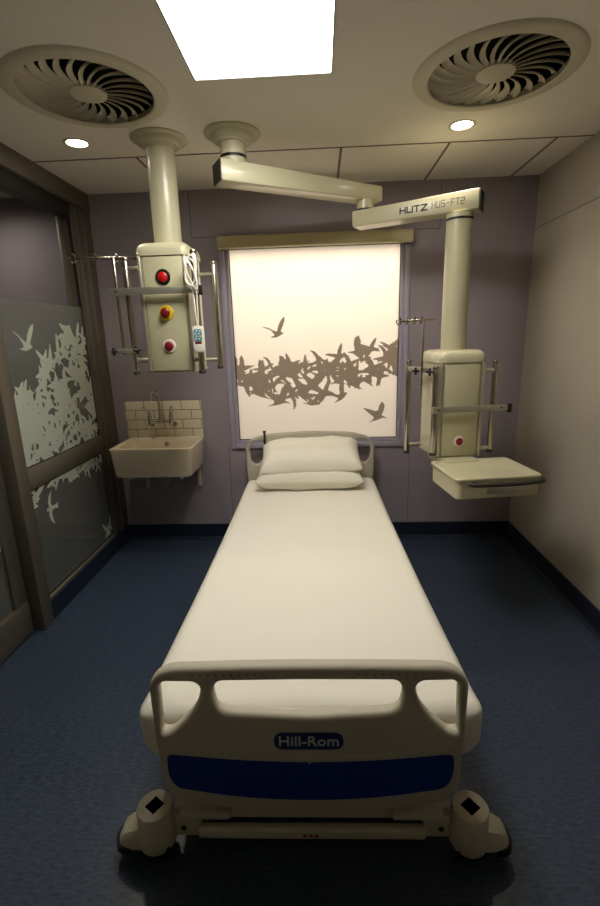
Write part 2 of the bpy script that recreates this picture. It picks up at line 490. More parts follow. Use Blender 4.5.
BD = [(-.42, .05), (-.30, .10), (-.12, .09), (0, .07), (.03, .25), (.12, .44), (.17, .47), (.17, .30), (.14, .10), (.30, .06), (.42, .0), (.30, -.03), (.12, -.07), (.06, -.25), (-.05, -.42), (-.09, -.40), (-.07, -.22), (-.05, -.06), (-.22, .0)]

def bird_poly(kind, cx, cy, s, a, flip=False, squash=1.0):
    out = []
    for x, y in kind:
        if flip: x = -x
        y *= squash
        out.append((cx + s * (x * math.cos(a) - y * math.sin(a)), cy + s * (x * math.sin(a) + y * math.cos(a))))
    return out

def clip(poly, axis, val, keep_less):
    out = []
    inside = (lambda p: p[axis] <= val) if keep_less else (lambda p: p[axis] >= val)
    for i in range(len(poly)):
        p, q = poly[i - 1], poly[i]
        if inside(p) != inside(q):
            t = (val - p[axis]) / (q[axis] - p[axis])
            out.append((p[0] + t * (q[0] - p[0]), p[1] + t * (q[1] - p[1])))
        if inside(q): out.append(q)
    return out

def film_mesh(polys, rect, to3, cell=.0032):
    """one thin sheet covering the union of the bird outlines, smooth contour by marching squares"""
    import numpy as np
    x0, x1, y0, y1 = rect
    nx = int((x1 - x0) / cell) + 1; ny = int((y1 - y0) / cell) + 1
    xs = np.linspace(x0, x1, nx); ys = np.linspace(y0, y1, ny)
    G = np.zeros((ny, nx), np.float32)
    for P in polys:
        px = [p[0] for p in P]; py = [p[1] for p in P]
        i0 = max(0, int((min(px) - x0) / (x1 - x0) * (nx - 1))); i1 = min(nx, int((max(px) - x0) / (x1 - x0) * (nx - 1)) + 2)
        j0 = max(0, int((min(py) - y0) / (y1 - y0) * (ny - 1))); j1 = min(ny, int((max(py) - y0) / (y1 - y0) * (ny - 1)) + 2)
        if i0 >= i1 or j0 >= j1: continue
        X, Y = np.meshgrid(xs[i0:i1], ys[j0:j1]); ins = np.zeros(X.shape, bool)
        for k in range(len(P)):
            ax, ay = P[k - 1]; bx, by = P[k]
            if ay == by: continue
            c = ((ay > Y) != (by > Y)) & (X < (bx - ax) * (Y - ay) / (by - ay) + ax)
            ins ^= c
        G[j0:j1, i0:i1] = np.maximum(G[j0:j1, i0:i1], ins)
    B = np.pad(G, 1, mode='edge')
    B = (B[:-2, 1:-1] + B[2:, 1:-1] + B[1:-1, :-2] + B[1:-1, 2:] + 2 * B[1:-1, 1:-1]) / 6.0
    bm = BM(); cache = {}
    def vert(key, x, y):
        v = cache.get(key)
        if v is None: v = cache[key] = bm.verts.new(to3(x, y))
        return v
    def edge(a, b):
        (ja, ia), (jb, ib) = a, b
        t = (.5 - B[a]) / (B[b] - B[a]); t = float(min(.98, max(.02, t)))
        return vert((a, b) if a < b else (b, a), xs[ia] + (xs[ib] - xs[ia]) * t, ys[ja] + (ys[jb] - ys[ja]) * t)
    full = B >= .5
    for j in range(ny - 1):
        for i in range(nx - 1):
            c = [(j, i), (j, i + 1), (j + 1, i + 1), (j + 1, i)]
            f = [bool(full[q]) for q in c]
            if not any(f): continue
            L = []
            for k in range(4):
                a, b = c[k], c[(k + 1) % 4]
                if f[k]: L.append(vert(a, xs[a[1]], ys[a[0]]))
                if f[k] != f[(k + 1) % 4]: L.append(edge(a, b))
            if len(L) >= 3:
                try: bm.faces.new(L)
                except ValueError: pass
    bmesh.ops.dissolve_limit(bm, angle_limit=.01, verts=bm.verts, edges=bm.edges)
    bmesh.ops.triangulate(bm, faces=bm.faces)
    return bm

# ------------------------------------------------------------------ window
win = struct_root('window_1', 'frosted window with a printed flock of grey birds', 'window', (-.03, 0, .79))
wl, wr, wb, wt = -.70, .697, 0.0, 1.585         # local (x + .03, z - .79)
bm = BM()
for lo, hi in (((wl, -.022, wb), (wl + .036, .06, wt)), ((wr - .036, -.022, wb), (wr, .06, wt)),
               ((wl + .036, -.022, wb), (wr - .036, .06, wb + .036)), ((wl + .036, -.022, wt - .036), (wr - .036, .06, wt))):
    box2(bm, lo, hi, .004)
struct('frame', bm, M['win_frame'], win, smooth=True)
bm = BM()
a, b = .036, .062
for lo, hi in (((wl + a, .004, wb + a), (wl + b, .06, wt - a)), ((wr - b, .004, wb + a), (wr - a, .06, wt - a)),
               ((wl + b, .004, wb + a), (wr - b, .06, wb + b)), ((wl + b, .004, wt - b), (wr - b, .06, wt - a))):
    box2(bm, lo, hi, .003)
struct('sash', bm, M['win_frame'], win, smooth=True)
bm = BM()
for lo, hi in (((wl + b, .026, wb + b), (wl + b + .005, .045, wt - b)), ((wr - b - .005, .026, wb + b), (wr - b, .045, wt - b)),
               ((wl + b, .026, wb + b), (wr - b, .045, wb + b + .005)), ((wl + b, .026, wt - b - .005), (wr - b, .045, wt - b))):
    box2(bm, lo, hi)
struct('gasket', bm, M['win_dark'], win)
bm = BM(); box2(bm, (wl + b, .034, wb + b), (wr - b, .038, wt - b)); struct('frosted_pane', bm, M['pane'], win)
bm = BM(); add_box(bm, (wr - .049, -.004, .165), (.014, .02, .07), .004); add_box(bm, (wr - .049, -.018, .18), (.012, .012, .045), .004)
struct('handle', bm, M['win_frame'], win, smooth=True)
polys = []
r2 = random.Random(21)
for i in range(60):
    u = -.66 + 1.30 * (i + r2.random()) / 60
    tt = (u + .66) / 1.30
    zc = 1.312 + .03 * tt + (.150 * max(0, tt - .50) / .45)
    hw = .165 - .02 * math.sin(tt * 9)
    z = zc + hw * (2 * r2.random() - 1) * .86
    kind = r2.choice([BA, BB, BC, BC, BD, BD])
    polys.append(bird_poly(kind, u + .03, z - .79, (.17 + .10 * r2.random()), r2.uniform(-1.3, 1.3) if kind is BC else r2.uniform(-.5, .6), r2.random() < .5, .9))
polys.append(bird_poly(BA, -.363 + .03, 1.735 - .79, .195, 0)); polys.append(bird_poly(BB, .432 + .03, 1.06 - .79, .200, 0))
bm = film_mesh(polys, (wl + b + .005, wr - b - .005, wb + b, wt - b), lambda x, z: (x, .0325, z))
struct('bird_print', bm, M['bird_grey'], win)

# roller blind
bl = thing('roller_blind', 'rolled up khaki roller blind cassette above the window', 'blind', (-.03, 0, 2.289))
bm = BM(); L = []
prof = fillet([(-.002, 0), (-.085, 0), (-.085, .088), (-.002, .088)], [.002, .018, .03, .002], 5)
loft(bm, [[(x, p[0], p[1]) for p in prof] for x in (-.69, .695)]); obj('cassette', bm, M['blind'], bl)
for x in (-.696, .695):
    bm = BM(); box2(bm, (x, -.083, .003), (x + .006, -.002, .086), .002); obj('end_cap', bm, M['blind'], bl)
bm = BM(); box2(bm, (-.68, -.052, -.004), (.68, -.03, .006), .002); obj('bottom_rail', bm, M['dark_cap'], bl)

# ------------------------------------------------------------------ glazed partition (left)
GX = -1.705
part = struct_root('window_2', 'fixed bronze framed glass panel with pale bird film beside the sink', 'glass partition', (XL, 0, 0))
Lx = lambda x: x - XL
bm = BM()
box2(bm, (-.10, -.105, HS), (.012, -.001, 2.585), .003); box2(bm, (-.10, -.18, HS), (-.004, -.105, 2.585), .003); box2(bm, (-.10, -.245, HS), (-.012, -.18, 2.585), .003)
struct('jamb', bm, M['bronze'], part, smooth=True)
bm = BM(); box2(bm, (-.12, -1.295, 0), (.016, -1.195, 2.585), .003); box2(bm, (-.10, -1.195, HS), (-.006, -1.185, 2.585))
struct('post', bm, M['bronze'], part, smooth=True)
bm = BM(); box2(bm, (-.05, -1.185, .835), (-.008, -.245, .965), .004); struct('transom', bm, M['bronze'], part, smooth=True)
bm = BM(); box2(bm, (-.06, -1.185, HS), (.004, -.245, HS + .022), .002); struct('sill_strip', bm, M['steel_strip'], part, smooth=True)
bm = BM()
for z0, z1 in ((HS + .022, .835), (.965, 2.50)):
    for lo, hi in (((-.034, -1.185, z0), (-.016, -1.178, z1)), ((-.034, -.254, z0), (-.016, -.245, z1)), ((-.034, -1.185, z0), (-.016, -.245, z0 + .007)), ((-.034, -1.185, z1 - .007), (-.016, -.245, z1))):
        box2(bm, lo, hi)
struct('gasket', bm, M['gasket'], part)
bm = BM(); box2(bm, (-.028, -1.18, .965), (-.022, -.25, 2.5)); struct('upper_pane', bm, M['glass_clear'], part)
bm = BM(); box2(bm, (-.028, -1.18, .155), (-.022, -.25, .835)); struct('lower_pane', bm, M['glass_clear'], part)
bm = BM(); box2(bm, (-.0215, -1.178, .97), (-.0205, -.254, 1.905)); box2(bm, (-.0215, -1.178, .16), (-.0205, -.254, .83)); struct('frosted_film', bm, M['glass_film'], part)
bm = BM(); box2(bm, (-.10, -1.30, 2.585), (.02, -.001, H - .001), .004); struct('header', bm, M['bronze'], part, smooth=True)
bm = BM(); box2(bm, (-.10, -1.19, 2.50), (-.012, -.245, 2.585)); struct('track_recess', bm, M['bronze_dark'], part)
bm = BM(); box2(bm, (-.10, -.275, HS), (-.075, -.245, 2.5), .003); struct('rear_jamb', bm, M['steel_strip'], part, smooth=True)

def edge_z(y):      # upper outline of the pale flock on the glass
    pts = [(-2.6, 1.50), (-1.20, 1.42), (-1.10, 1.40), (-.95, 1.50), (-.82, 1.62), (-.70, 1.66), (-.62, 1.74), (-.47, 1.80), (-.38, 1.79), (-.30, 1.76), (-.2, 1.74)]
    for (a, za), (b, zb) in zip(pts[:-1], pts[1:]):
        if a <= y <= b: return za + (zb - za) * (y - a) / (b - a)
    return 1.5
r3 = random.Random(5)
def dense(y0, y1, n, z0=.97):
    out = []
    for i in range(n):
        y = r3.uniform(y0, y1); zt = edge_z(y) - .05
        z = zt - (zt - z0) * r3.random() ** 1.0
        kind = r3.choice([BA, BB, BC, BC, BD])
        out.append(bird_poly(kind, y, z, .13 + .12 * r3.random(), r3.uniform(-1.6, 1.6), r3.random() < .5, .95))
    return out
P = dense(-1.2, -.24, 150)
P.append(bird_poly(BA, -.985, 1.715, .22, -.2))
bm = film_mesh(P, (-1.176, -.256, .972, 1.90), lambda y, z: (-.0195, y, z), .0045)
struct('upper_bird_print', bm, M['bird_white'], part)
P = []
for i in range(34):
    y = r3.uniform(-1.2, -.24); lim = .01 + .10 * max(0, (y + .75) / .5) + (.03 if y < -1.0 else 0)
    P.append(bird_poly(r3.choice([BA, BB, BC, BD]), y, .83 - lim * r3.random(), .12 + .10 * r3.random(), r3.uniform(-1.6, 1.6), r3.random() < .5))
P.append(bird_poly(BC, -.97, .66, .22, 1.5)); P.append(bird_poly(BD, -.33, .20, .24, .9)); P.append(bird_poly(BA, -.30, .25, .16, .4))
bm = film_mesh(P, (-1.176, -.256, .17, .828), lambda y, z: (-.0195, y, z), .0045)
struct('lower_bird_print', bm, M['bird_white'], part)

door = struct_root('door_1', 'bronze framed sliding glass door nearest the viewer', 'door', (-1.76, -1.30, 0))
# local origin at the closing stile; door runs towards -y
bm = BM(); box2(bm, (-.022, -.10, .012), (.022, .005, 2.55), .003); box2(bm, (-.022, -1.30, .012), (.022, -1.20, 2.55), .003); struct('stile', bm, M['bronze'], door, smooth=True)
bm = BM(); box2(bm, (-.020, -1.20, .012), (.034, -.005, .205), .004); struct('bottom_rail', bm, M['bronze'], door, smooth=True)
bm = BM(); box2(bm, (-.020, -1.20, .835), (.020, -.10, .965), .004); struct('middle_rail', bm, M['bronze'], door, smooth=True)
bm = BM(); box2(bm, (-.020, -1.20, 2.45), (.020, -.10, 2.55), .004); struct('top_rail', bm, M['bronze'], door, smooth=True)
bm = BM(); box2(bm, (-.003, -1.205, .20), (.003, -.095, .84)); box2(bm, (-.003, -1.205, .96), (.003, -.095, 2.455)); struct('pane', bm, M['glass_clear'], door)
bm = BM(); box2(bm, (.0035, -1.2, .205), (.0045, -.10, .835)); box2(bm, (.0035, -1.2, .965), (.0045, -.10, 1.905)); struct('frosted_film', bm, M['glass_film'], door)
P = [[(y + 1.30, z) for y, z in q] for q in dense(-2.52, -1.38, 220)]
for i in range(90):
    y = r3.uniform(-1.22, -.09); P.append(bird_poly(r3.choice([BA, BB, BC, BD]), y, .83 - .20 * r3.random(), .13 + .10 * r3.random(), r3.uniform(-1.6, 1.6), r3.random() < .5))
bm = film_mesh([q for q in P if min(p[1] for p in q) > .9], (-1.198, -.102, .967, 1.90), lambda y, z: (.0055, y, z), .006); struct('upper_bird_print', bm, M['bird_white'], door)
bm = film_mesh([q for q in P if max(p[1] for p in q) < 1.02], (-1.198, -.102, .207, .833), lambda y, z: (.0055, y, z), .006)
struct('lower_bird_print', bm, M['bird_white'], door)
bm = BM(); box2(bm, (-.045, -1.315, 2.585), (.10, -.0, H - .001), .004); o = struct('header', bm, M['bronze'], door, smooth=True)
bm = BM(); box2(bm, (-.03, -1.315, 2.555), (.03, -.0, 2.585)); struct('track', bm, M['bronze_dark'], door)

# ------------------------------------------------------------------ ceiling things
lt = thing('ceiling_light', 'large lit rectangular ceiling light panel above the bed', 'light', ((LP[0] + LP[1]) / 2, (LP[2] + LP[3]) / 2, H))
hw, hd = (LP[1] - LP[0]) / 2, (LP[3] - LP[2]) / 2
bm = BM()
for lo, hi in (((-hw, -hd, -.004), (-hw + .006, hd, .03)), ((hw - .006, -hd, -.004), (hw, hd, .03)), ((-hw, -hd, -.004), (hw, -hd + .006, .03)), ((-hw, hd - .006, -.004), (hw, hd, .03))): box2(bm, lo, hi)
obj('frame', bm, M['panel_frame'], lt)
bm = BM(); box2(bm, (-hw + .006, -hd + .006, .004), (hw - .006, hd - .006, .012)); obj('diffuser', bm, M['light_panel'], lt)

for k, (x, y) in enumerate(DL):
    t = thing('downlight', ['small round lit downlight beside the glass partition', 'small round lit downlight by the right hand vent'][k], 'downlight', (x, y, H), 0, 'downlights')
    if k == 0:
        bm = BM(); add_lathe(bm, [(.052, .02), (.052, -.001), (.055, -.004), (.066, -.004), (.070, -.001), (.070, .0), (.057, .0), (.057, .02)], n=40, closed_ends=False); tr = obj('trim_ring', bm, M['vent'], t)
        bm = BM(); add_lathe(bm, [(.0505, .006), (.0505, .001), (.046, -.002)], n=40); lm = obj('lamp', bm, M['lamp'], t)
    else:
        for s in (tr, lm):
            c = s.copy(); COL.objects.link(c); c.parent = t

def vent_parts(t):
    out = []
    bm = BM(); add_lathe(bm, [(.274, .012), (.274, -.004), (.271, -.009), (.277, -.014), (.290, -.015), (.318, -.012), (.326, -.009), (.335, -.002), (.336, 0), (.283, 0), (.283, .012)], n=72, closed_ends=False)
    out.append(obj('outer_ring', bm, M['vent'], t, angle=30))
    bm = BM(); add_lathe(bm, [(.276, .0), (.276, .15), (.001, .15)], n=48, closed_ends=False); out.append(obj('duct', bm, M['plenum'], t))
    bm = BM(); add_lathe(bm, [(.0005, .012), (.072, .012), (.078, .004), (.076, -.008), (.060, -.014), (.0005, -.018)], n=40); out.append(obj('hub', bm, M['vent'], t))
    for k in range(24):
        th = 2 * PI * k / 24; rows = []
        for i in range(9):
            s = i / 8; r = .074 + s * .198
            a = th + .42 * s * s - .05                       # sweep
            w = .013 + .031 * s
            tilt = math.radians(36 - 6 * s)
            c = Vector((r * math.cos(a), r * math.sin(a), -.002 + .010 * s))
            tn = Vector((-math.sin(a), math.cos(a), 0)); hv = tn * math.cos(tilt) + Vector((0, 0, math.sin(tilt))); nn = tn * -math.sin(tilt) + Vector((0, 0, math.cos(tilt)))
            cs = [(-.5, -.10), (-.25, .06), (0, .11), (.25, .06), (.5, -.10)]
            rows.append([c + hv * (p * w) + nn * (q * w + .001) for p, q in cs] + [c + hv * (p * w) + nn * (q * w - .001) for p, q in reversed(cs)])
        bm = BM(); loft(bm, rows); out.append(obj('blade', bm, M['vent'], t))
    return out
vents = None
for k, (x, y) in enumerate(DV):
    t = thing('ceiling_vent', ['round swirl ceiling vent left of the light panel', 'round swirl ceiling vent right of the light panel'][k], 'vent', (x, y, H), 0, 'swirl ceiling vents')
    if vents is None: vents = vent_parts(t)
    else:
        t.rotation_euler.z = .1
        for s in vents:
            c = s.copy(); COL.objects.link(c); c.parent = t

# ------------------------------------------------------------------ service pendants
FLANGE = [(.05, 0), (.146, 0), (.148, -.004), (.142, -.010), (.118, -.014), (.113, -.020), (.110, -.032), (.102, -.038), (.088, -.040), (.084, -.050), (.05, -.054)]
def head_box(root, zt, zb, hood_top, panel_x=0.0):
    """service head in local coords: centred on the column axis"""
    bm = BM()
    prof = fillet([(-.135, -.145), (.135, -.145), (.135, .145), (-.135, .145)], .035, 5)
    loft(bm, [[(x, y, z) for x, y in prof] for z in (zb, zt)])
    obj('service_head', bm, M['pendant'], root)
    bm = BM(); L = []
    for s, z in ((1.0, zt), (1.05, zt + .002), (1.05, zt + .022), (1.03, zt + .04), (.97, zt + .056), (.86, hood_top - .003), (.70, hood_top)):
        L.append([(x * s, y * s, z) for x, y in fillet([(-.138, -.150), (.138, -.150), (.138, .150), (-.138, .150)], .05, 6)])
    loft(bm, L); obj('hood', bm, M['pendant'], root)
    bm = BM(); box2(bm, (-.105, -.152, zb + .004), (.105, -.143, zt - .004), .003); obj('front_panel', bm, M['pendant_panel'], root)
    for x in (-.124, .124):
        bm = BM(); box2(bm, (x - .010, -.158, zb), (x + .010, -.132, zt), .007, 3); obj('edge_profile', bm, M['alu'], root)
    bm = BM(); box2(bm, (-.137, -.146, zb - .008), (.137, .146, zb), .004); obj('base_plate', bm, M['alu'], root)

def pole(root, x, y, z0, z1, r=.0175, side=None, bz=()):
    bm = BM(); add_cyl(bm, (x, y, z0), (x, y, z1), r, n=20, bev=.005); p = obj('rail_pole', bm, M['steel'], root)
    for za, zb_ in ((z0 - .002, z0 + .02), (z1 - .02, z1 + .002)):
        bm = BM(); add_cyl(bm, (x, y, za), (x, y, zb_), r + .0015, n=20, bev=.006); obj('end_cap', bm, M['dark_cap'] if za < (z0 + z1) / 2 else M['steel'], p)
    for z in bz:
        bm = BM(); add_cyl(bm, (side, y, z), (x, y, z), .013, n=16)
        obj('pole_bracket', bm, M['alu'], root)

def eq_rail(root, x0, x1, y, z):
    bm = BM(); box2(bm, (x0, y - .012, z - .018), (x1, y, z + .018), .003); r = obj('equipment_rail', bm, M['alu'], root)
    for x in (x0 + .035, x1 - .045):
        bm = BM(); add_cyl(bm, (x, y - .010, z), (x, y - .0135, z), .006, n=12); obj('rail_screw', bm, M['ink'], r)
    bm = BM(); add_box(bm, (x1 + .006, y - .004, z - .004), (.022, .03, .05), .004); obj('rail_end_stop', bm, M['black'], r)

def mush(root, x, y, z, ring, cap, rr=.036, rc=.022, stick=.018):
    bm = BM(); add_lathe(bm, [(.001, 0), (rr, 0), (rr, .004), (rr - .004, .008), (.001, .008)], (x, y, z), 32, 'Y'); b = obj('push_button', bm, ring, root)
    bm = BM(); add_lathe(bm, [(.001, .006), (rc * .8, .006), (rc, stick * .6), (rc, stick), (rc - .005, stick + .005), (.001, stick + .007)], (x, y, z), 28, 'Y'); obj('button_cap', bm, cap, b)
    return b

# left, ceiling-mounted straight column
lp = thing('ceiling_pendant', 'cream service column with three red buttons hanging above the sink', 'medical pendant', (-.836, -.878, H))
bm = BM(); add_lathe(bm, FLANGE, n=56, closed_ends=False); obj('ceiling_flange', bm, M['pendant'], lp)
bm = BM(); add_cyl(bm, (0, 0, -.03), (0, 0, -.555), .075, n=48); obj('column', bm, M['pendant'], lp)
zt, zb = 2.10 - H, 1.492 - H
head_box(lp, zt, zb, 2.170 - H)
mush(lp, 0, -.152, 1.992 - H, M['black'], M['red'], .041, .027, .012)
mush(lp, 0, -.152, 1.807 - H, M['yellow'], M['darkred'], .040, .025, .03)
mush(lp, 0, -.152, 1.630 - H, M['pink_white'], M['darkred'], .037, .025, .012)
pole(lp, -.200, -.150, 1.478 - H, 2.095 - H, side=-.13, bz=(2.04 - H, 1.557 - H))
pole(lp, .178, -.170, 1.478 - H, 2.118 - H, side=.178, bz=())
for z in (2.06 - H, 1.55 - H):
    bm = BM(); add_cyl(bm, (.12, -.12, z), (.178, -.170, z), .012, n=14); obj('pole_bracket', bm, M['alu'], lp)
pole(lp, .222, .105, 1.485 - H, 2.10 - H, side=.13, bz=(2.03 - H, 1.54 - H))
eq_rail(lp, -.285, .205, -.188, 1.920 - H)

# right, two-arm pendant (origin at its ceiling flange)
O = Vector((-.44, -.90, H))
rp = thing('ceiling_pendant', 'cream two arm pendant with tray swung to the right of the bed', 'medical pendant', O)
bm = BM(); add_lathe(bm, FLANGE, n=56, closed_ends=False); obj('ceiling_flange', bm, M['pendant'], rp)
bm = BM(); add_cyl(bm, (0, 0, -.03), (0, 0, -.148), .068, n=40); nk = obj('neck', bm, M['pendant'], rp)
bm = BM(); add_cyl(bm, (0, 0, -.108), (0, 0, -.122), .0695, n=40); obj('neck_band', bm, M['black'], nk)
def beam(name, A, B, za, zb, w, bev, ends, chamf):
    A = Vector(A) - O.xy; B = Vector(B) - O.xy; d = (B - A).normalized(); n = Vector((d.y, -d.x)) * (w / 2)
    q = lambda p, s, z: (p.x + s * n.x, p.y + s * n.y, z - H)
    bm = BM(); add_hexa(bm, [q(A, 1, za[0]), q(B, 1, zb[0]), q(B, -1, zb[0]), q(A, -1, za[0]), q(A, 1, za[1]), q(B, 1, zb[1]), q(B, -1, zb[1]), q(A, -1, za[1])], bev, 3)
    o = obj(name, bm, M['pendant'], rp)
    for e in ends:
        bm = BM(); E, D, zz = (A, -d, za) if e == 0 else (B, d, zb)
        i = E - D * .004; j = E + D * .005
        add_hexa(bm, [q(i, .97, zz[0] + .003), q(j, .97, zz[0] + .003), q(j, -.97, zz[0] + .003), q(i, -.97, zz[0] + .003), q(i, .97, zz[1] - .003), q(j, .97, zz[1] - .003), q(j, -.97, zz[1] - .003), q(i, -.97, zz[1] - .003)], .002, 1)
        obj('arm_end_cap', bm, M['dark_cap'], o)
    return o
beam('upper_arm', (-.522, -.948), (.366, -.455), (2.455, 2.560), (2.448, 2.530), .13, .008, (0,), 0)
la = beam('lower_arm', (.237, -.498), (.89, -.829), (2.300, 2.388), (2.300, 2.402), .13, .008, (1,), 0)
el = Vector((.29, -.520)) - O.xy
bm = BM(); add_cyl(bm, (el.x, el.y, 2.452 - H), (el.x, el.y, 2.385 - H), .052, n=36); eb = obj('elbow_joint', bm, M['pendant'], rp)
bm = BM(); add_cyl(bm, (el.x, el.y, 2.402 - H), (el.x, el.y, 2.389 - H), .0535, n=36); obj('elbow_band', bm, M['black'], eb)
# lettering on the lower arm front face
dA = (Vector((.89, -.829)) - Vector((.237, -.498))).normalized(); nA = Vector((dA.y, -dA.x))
def on_arm(s, z, out=.0652): p = Vector((.237, -.498)) + dA * s + nA * out - O.xy; return Vector((p.x, p.y, z - H))
def strokes(name, letters, s0, z0, w, h, gap, th, m, slant=0.0):
    bm = BM(); s = s0
    for L in letters:
        for pl in L:
            for a, b in zip(pl[:-1], pl[1:]):
                pa = Vector((a[0] * w + slant * a[1] * h, a[1] * h)); pb = Vector((b[0] * w + slant * b[1] * h, b[1] * h))
                d = (pb - pa); d = d.normalized(); e = d * th * .5; nn = Vector((-d.y, d.x)) * th * .5
                c = [pa - e - nn, pb + e - nn, pb + e + nn, pa - e + nn]
                lo = [on_arm(s + k.x, z0 + k.y, .0646) for k in c]; hi = [on_arm(s + k.x, z0 + k.y, .0657) for k in c]
                add_hexa(bm, [*lo, *hi])
        s += w + gap
    return obj(name, bm, m, la, False)
H_ = [[(0, 0), (0, 1)], [(0, .5), (1, .5)], [(1, 0), (1, 1)]]; U_ = [[(0, 1), (0, 0), (1, 0), (1, 1)]]; T_ = [[(0, 1), (1, 1)], [(.5, 1), (.5, 0)]]
Z_ = [[(0, 1), (1, 1), (0, 0), (1, 0)]]; S_ = [[(1, 1), (0, 1), (0, .5), (1, .5), (1, 0), (0, 0)]]; D_ = [[(.15, .5), (.85, .5)]]; F_ = [[(0, 0), (0, 1), (1, 1)], [(0, .5), (.8, .5)]]
TW = [[(0, 1), (1, 1), (1, .5), (0, .5), (0, 0), (1, 0)]]
strokes('maker_lettering', [H_, U_, T_, Z_], .300, 2.332, .030, .028, .011, .0075, M['ink'])
strokes('model_lettering', [H_, U_, S_, D_, F_, T_, TW], .482, 2.334, .0170, .032, .0090, .0042, M['ink_olive'])
# column and head
c2 = Vector((.79, -.79)) - O.xy
sub = Vector((c2.x, c2.y, 0))
bm = BM(); add_cyl(bm, (c2.x, c2.y, 2.296 - H), (c2.x, c2.y, 1.55 - H), .072, n=48); cl = obj('column', bm, M['pendant'], rp)
bm = BM(); add_cyl(bm, (c2.x, c2.y, 2.272 - H), (c2.x, c2.y, 2.260 - H), .0735, n=48); obj('column_band', bm, M['black'], cl)
# parts of the head are built around the axis and rotated 8 degrees
before = set(COL.objects)
zt, zb = 1.492 - H, .945 - H
head_box(rp, zt, zb, 1.562 - H)
mush(rp, .0, -.152, 1.035 - H, M['pink_white'], M['darkred'], .032, .022, .010)
pole(rp, -.154, -.140, .955 - H, 1.475 - H, side=-.154, bz=())
for z in (1.40 - H, 1.0 - H):
    bm = BM(); add_cyl(bm, (-.11, -.10, z), (-.154, -.140, z), .012, n=14); obj('pole_bracket', bm, M['alu'], rp)
pole(rp, .200, -.140, .960 - H, 1.500 - H, side=.12, bz=(1.445 - H, .985 - H))
pole(rp, -.225, .122, .908 - H, 1.500 - H, side=-.13, bz=(.965 - H,))
eq_rail(rp, -.182, .272, -.176, 1.232 - H)
# tray shelf
bm = BM(); L = []
tp = lambda w, d, z, cy=-.36: [(x + .053, y + cy, z) for x, y in rrect(w, d, .03)]
loft(bm, [tp(.44, .345, .816 - H), tp(.45, .355, .820 - H), tp(.452, .357, .912 - H), tp(.468, .373, .916 - H), tp(.470, .375, .926 - H), tp(.462, .367, .932 - H), tp(.445, .35, .932 - H), tp(.435, .34, .928 - H)])
ts = obj('tray_shelf', bm, M['pendant'], rp, angle=30)
bm = BM(); box2(bm, (-.02, -.56, .846 - H), (.215, -.535, .895 - H), .006); obj('drawer_front', bm, M['alu'], ts)
bm = BM(); add_tube(bm, spline([(-.115, -.548, .905 - H), (-.09, -.568, .903 - H), (0, -.577, .902 - H), (.1, -.579, .902 - H), (.2, -.575, .903 - H), (.275, -.563, .905 - H), (.288, -.545, .908 - H)], 6), .011, 12); obj('tray_handle', bm, M['dark_cap'], ts)
bm = BM(); box2(bm, (-.10, -.23, .885 - H), (.10, .09, .938 - H), .01); obj('tray_mount', bm, M['pendant'], rp)
R8 = Matrix.Translation(sub) @ Matrix.Rotation(math.radians(8), 4, 'Z')
for o in set(COL.objects) - before: o.data.transform(R8)

# IV hook bars, clamped to the pendants
def hooks(root, p0, p1, n, r=.022):
    p0 = Vector(p0); p1 = Vector(p1); d = (p1 - p0).normalized()
    for i in range(n):
        c = p0.lerp(p1, i / max(1, n - 1))
        pts = [c + d * (r * math.sin(a)) * .7 + Vector((0, -.004, 0)) * math.cos(a) + Vector((0, 0, r * math.cos(a) + .002)) for a in [2 * PI * k / 16 for k in range(14)]]
        bm = BM(); add_tube(bm, pts, .0042, 8); obj('hook', bm, M['chrome'], root)
def knob(root, p, axis):
    bm = BM(); p = Vector(p); axis = Vector(axis).normalized(); d, u, v = frame_of(axis)
    add_cyl(bm, p, p + axis * .03, .007, n=12)
    for a in (0, PI / 2): 
        w = (u * math.cos(a) + v * math.sin(a)) * .022
        add_cyl(bm, p + axis * .026 - w, p + axis * .026 + w, .0075, n=10, bev=.003)
    return obj('clamp_knob', bm, M['black'], root)
iv = thing('drip_hook_bar', 'steel drip hook bar clamped to the left pole above the sink', 'drip stand', (-1.097, -1.028, 1.588), 0, 'drip hook bars')
bm = BM(); add_cyl(bm, (0, 0, 0), (0, 0, .51), .0085, n=14, bev=.003); obj('rod', bm, M['steel'], iv)
bm = BM(); add_cyl(bm, (-.215, -.01, .510), (.150, .012, .508), .0075, n=14, bev=.002); obj('cross_bar', bm, M['steel'], iv)
hooks(iv, (-.218, -.01, .510), (.12, .010, .508), 4)
bm = BM(); add_box(bm, (.028, 0, .022), (.125, .032, .022), .004); obj('clamp', bm, M['alu'], iv)
knob(iv, (-.035, -.0, .02), (-1, 0, 0)); knob(iv, (.075, -.012, .022), (.6, -.9, .2))

iv2 = thing('drip_hook_bar', 'steel drip hook bar clamped beside the window on the tray pendant', 'drip stand', (.597, -.862, 1.225), 0, 'drip hook bars')
bm = BM(); add_cyl(bm, (0, 0, 0), (0, 0, .510), .0065, n=14, bev=.002); obj('rod', bm, M['steel'], iv2)
bm = BM(); add_cyl(bm, (-.145, -.02, .503), (.07, .012, .512), .0068, n=14, bev=.002); obj('cross_bar', bm, M['steel'], iv2)
hooks(iv2, (-.145, -.02, .503), (-.02, .0, .508), 4, .019)
a = Vector((.597, -.862)); p0 = Vector((.550, -.700)) - a; p1 = Vector((.657, -.950)) - a
bm = BM(); dd = (p1 - p0); ang = math.atan2(dd.y, dd.x)
add_box(bm, ((p0.x + p1.x) / 2, (p0.y + p1.y) / 2, .225), (dd.length + .03, .03, .030), .004, rot=Matrix.Rotation(ang, 3, 'Z')); obj('clamp', bm, M['alu'], iv2)
knob(iv2, (-.02, -.005, .222), (-.8, -.6, 0)); knob(iv2, (.035, -.092, .222), (-.6, -.8, 0))

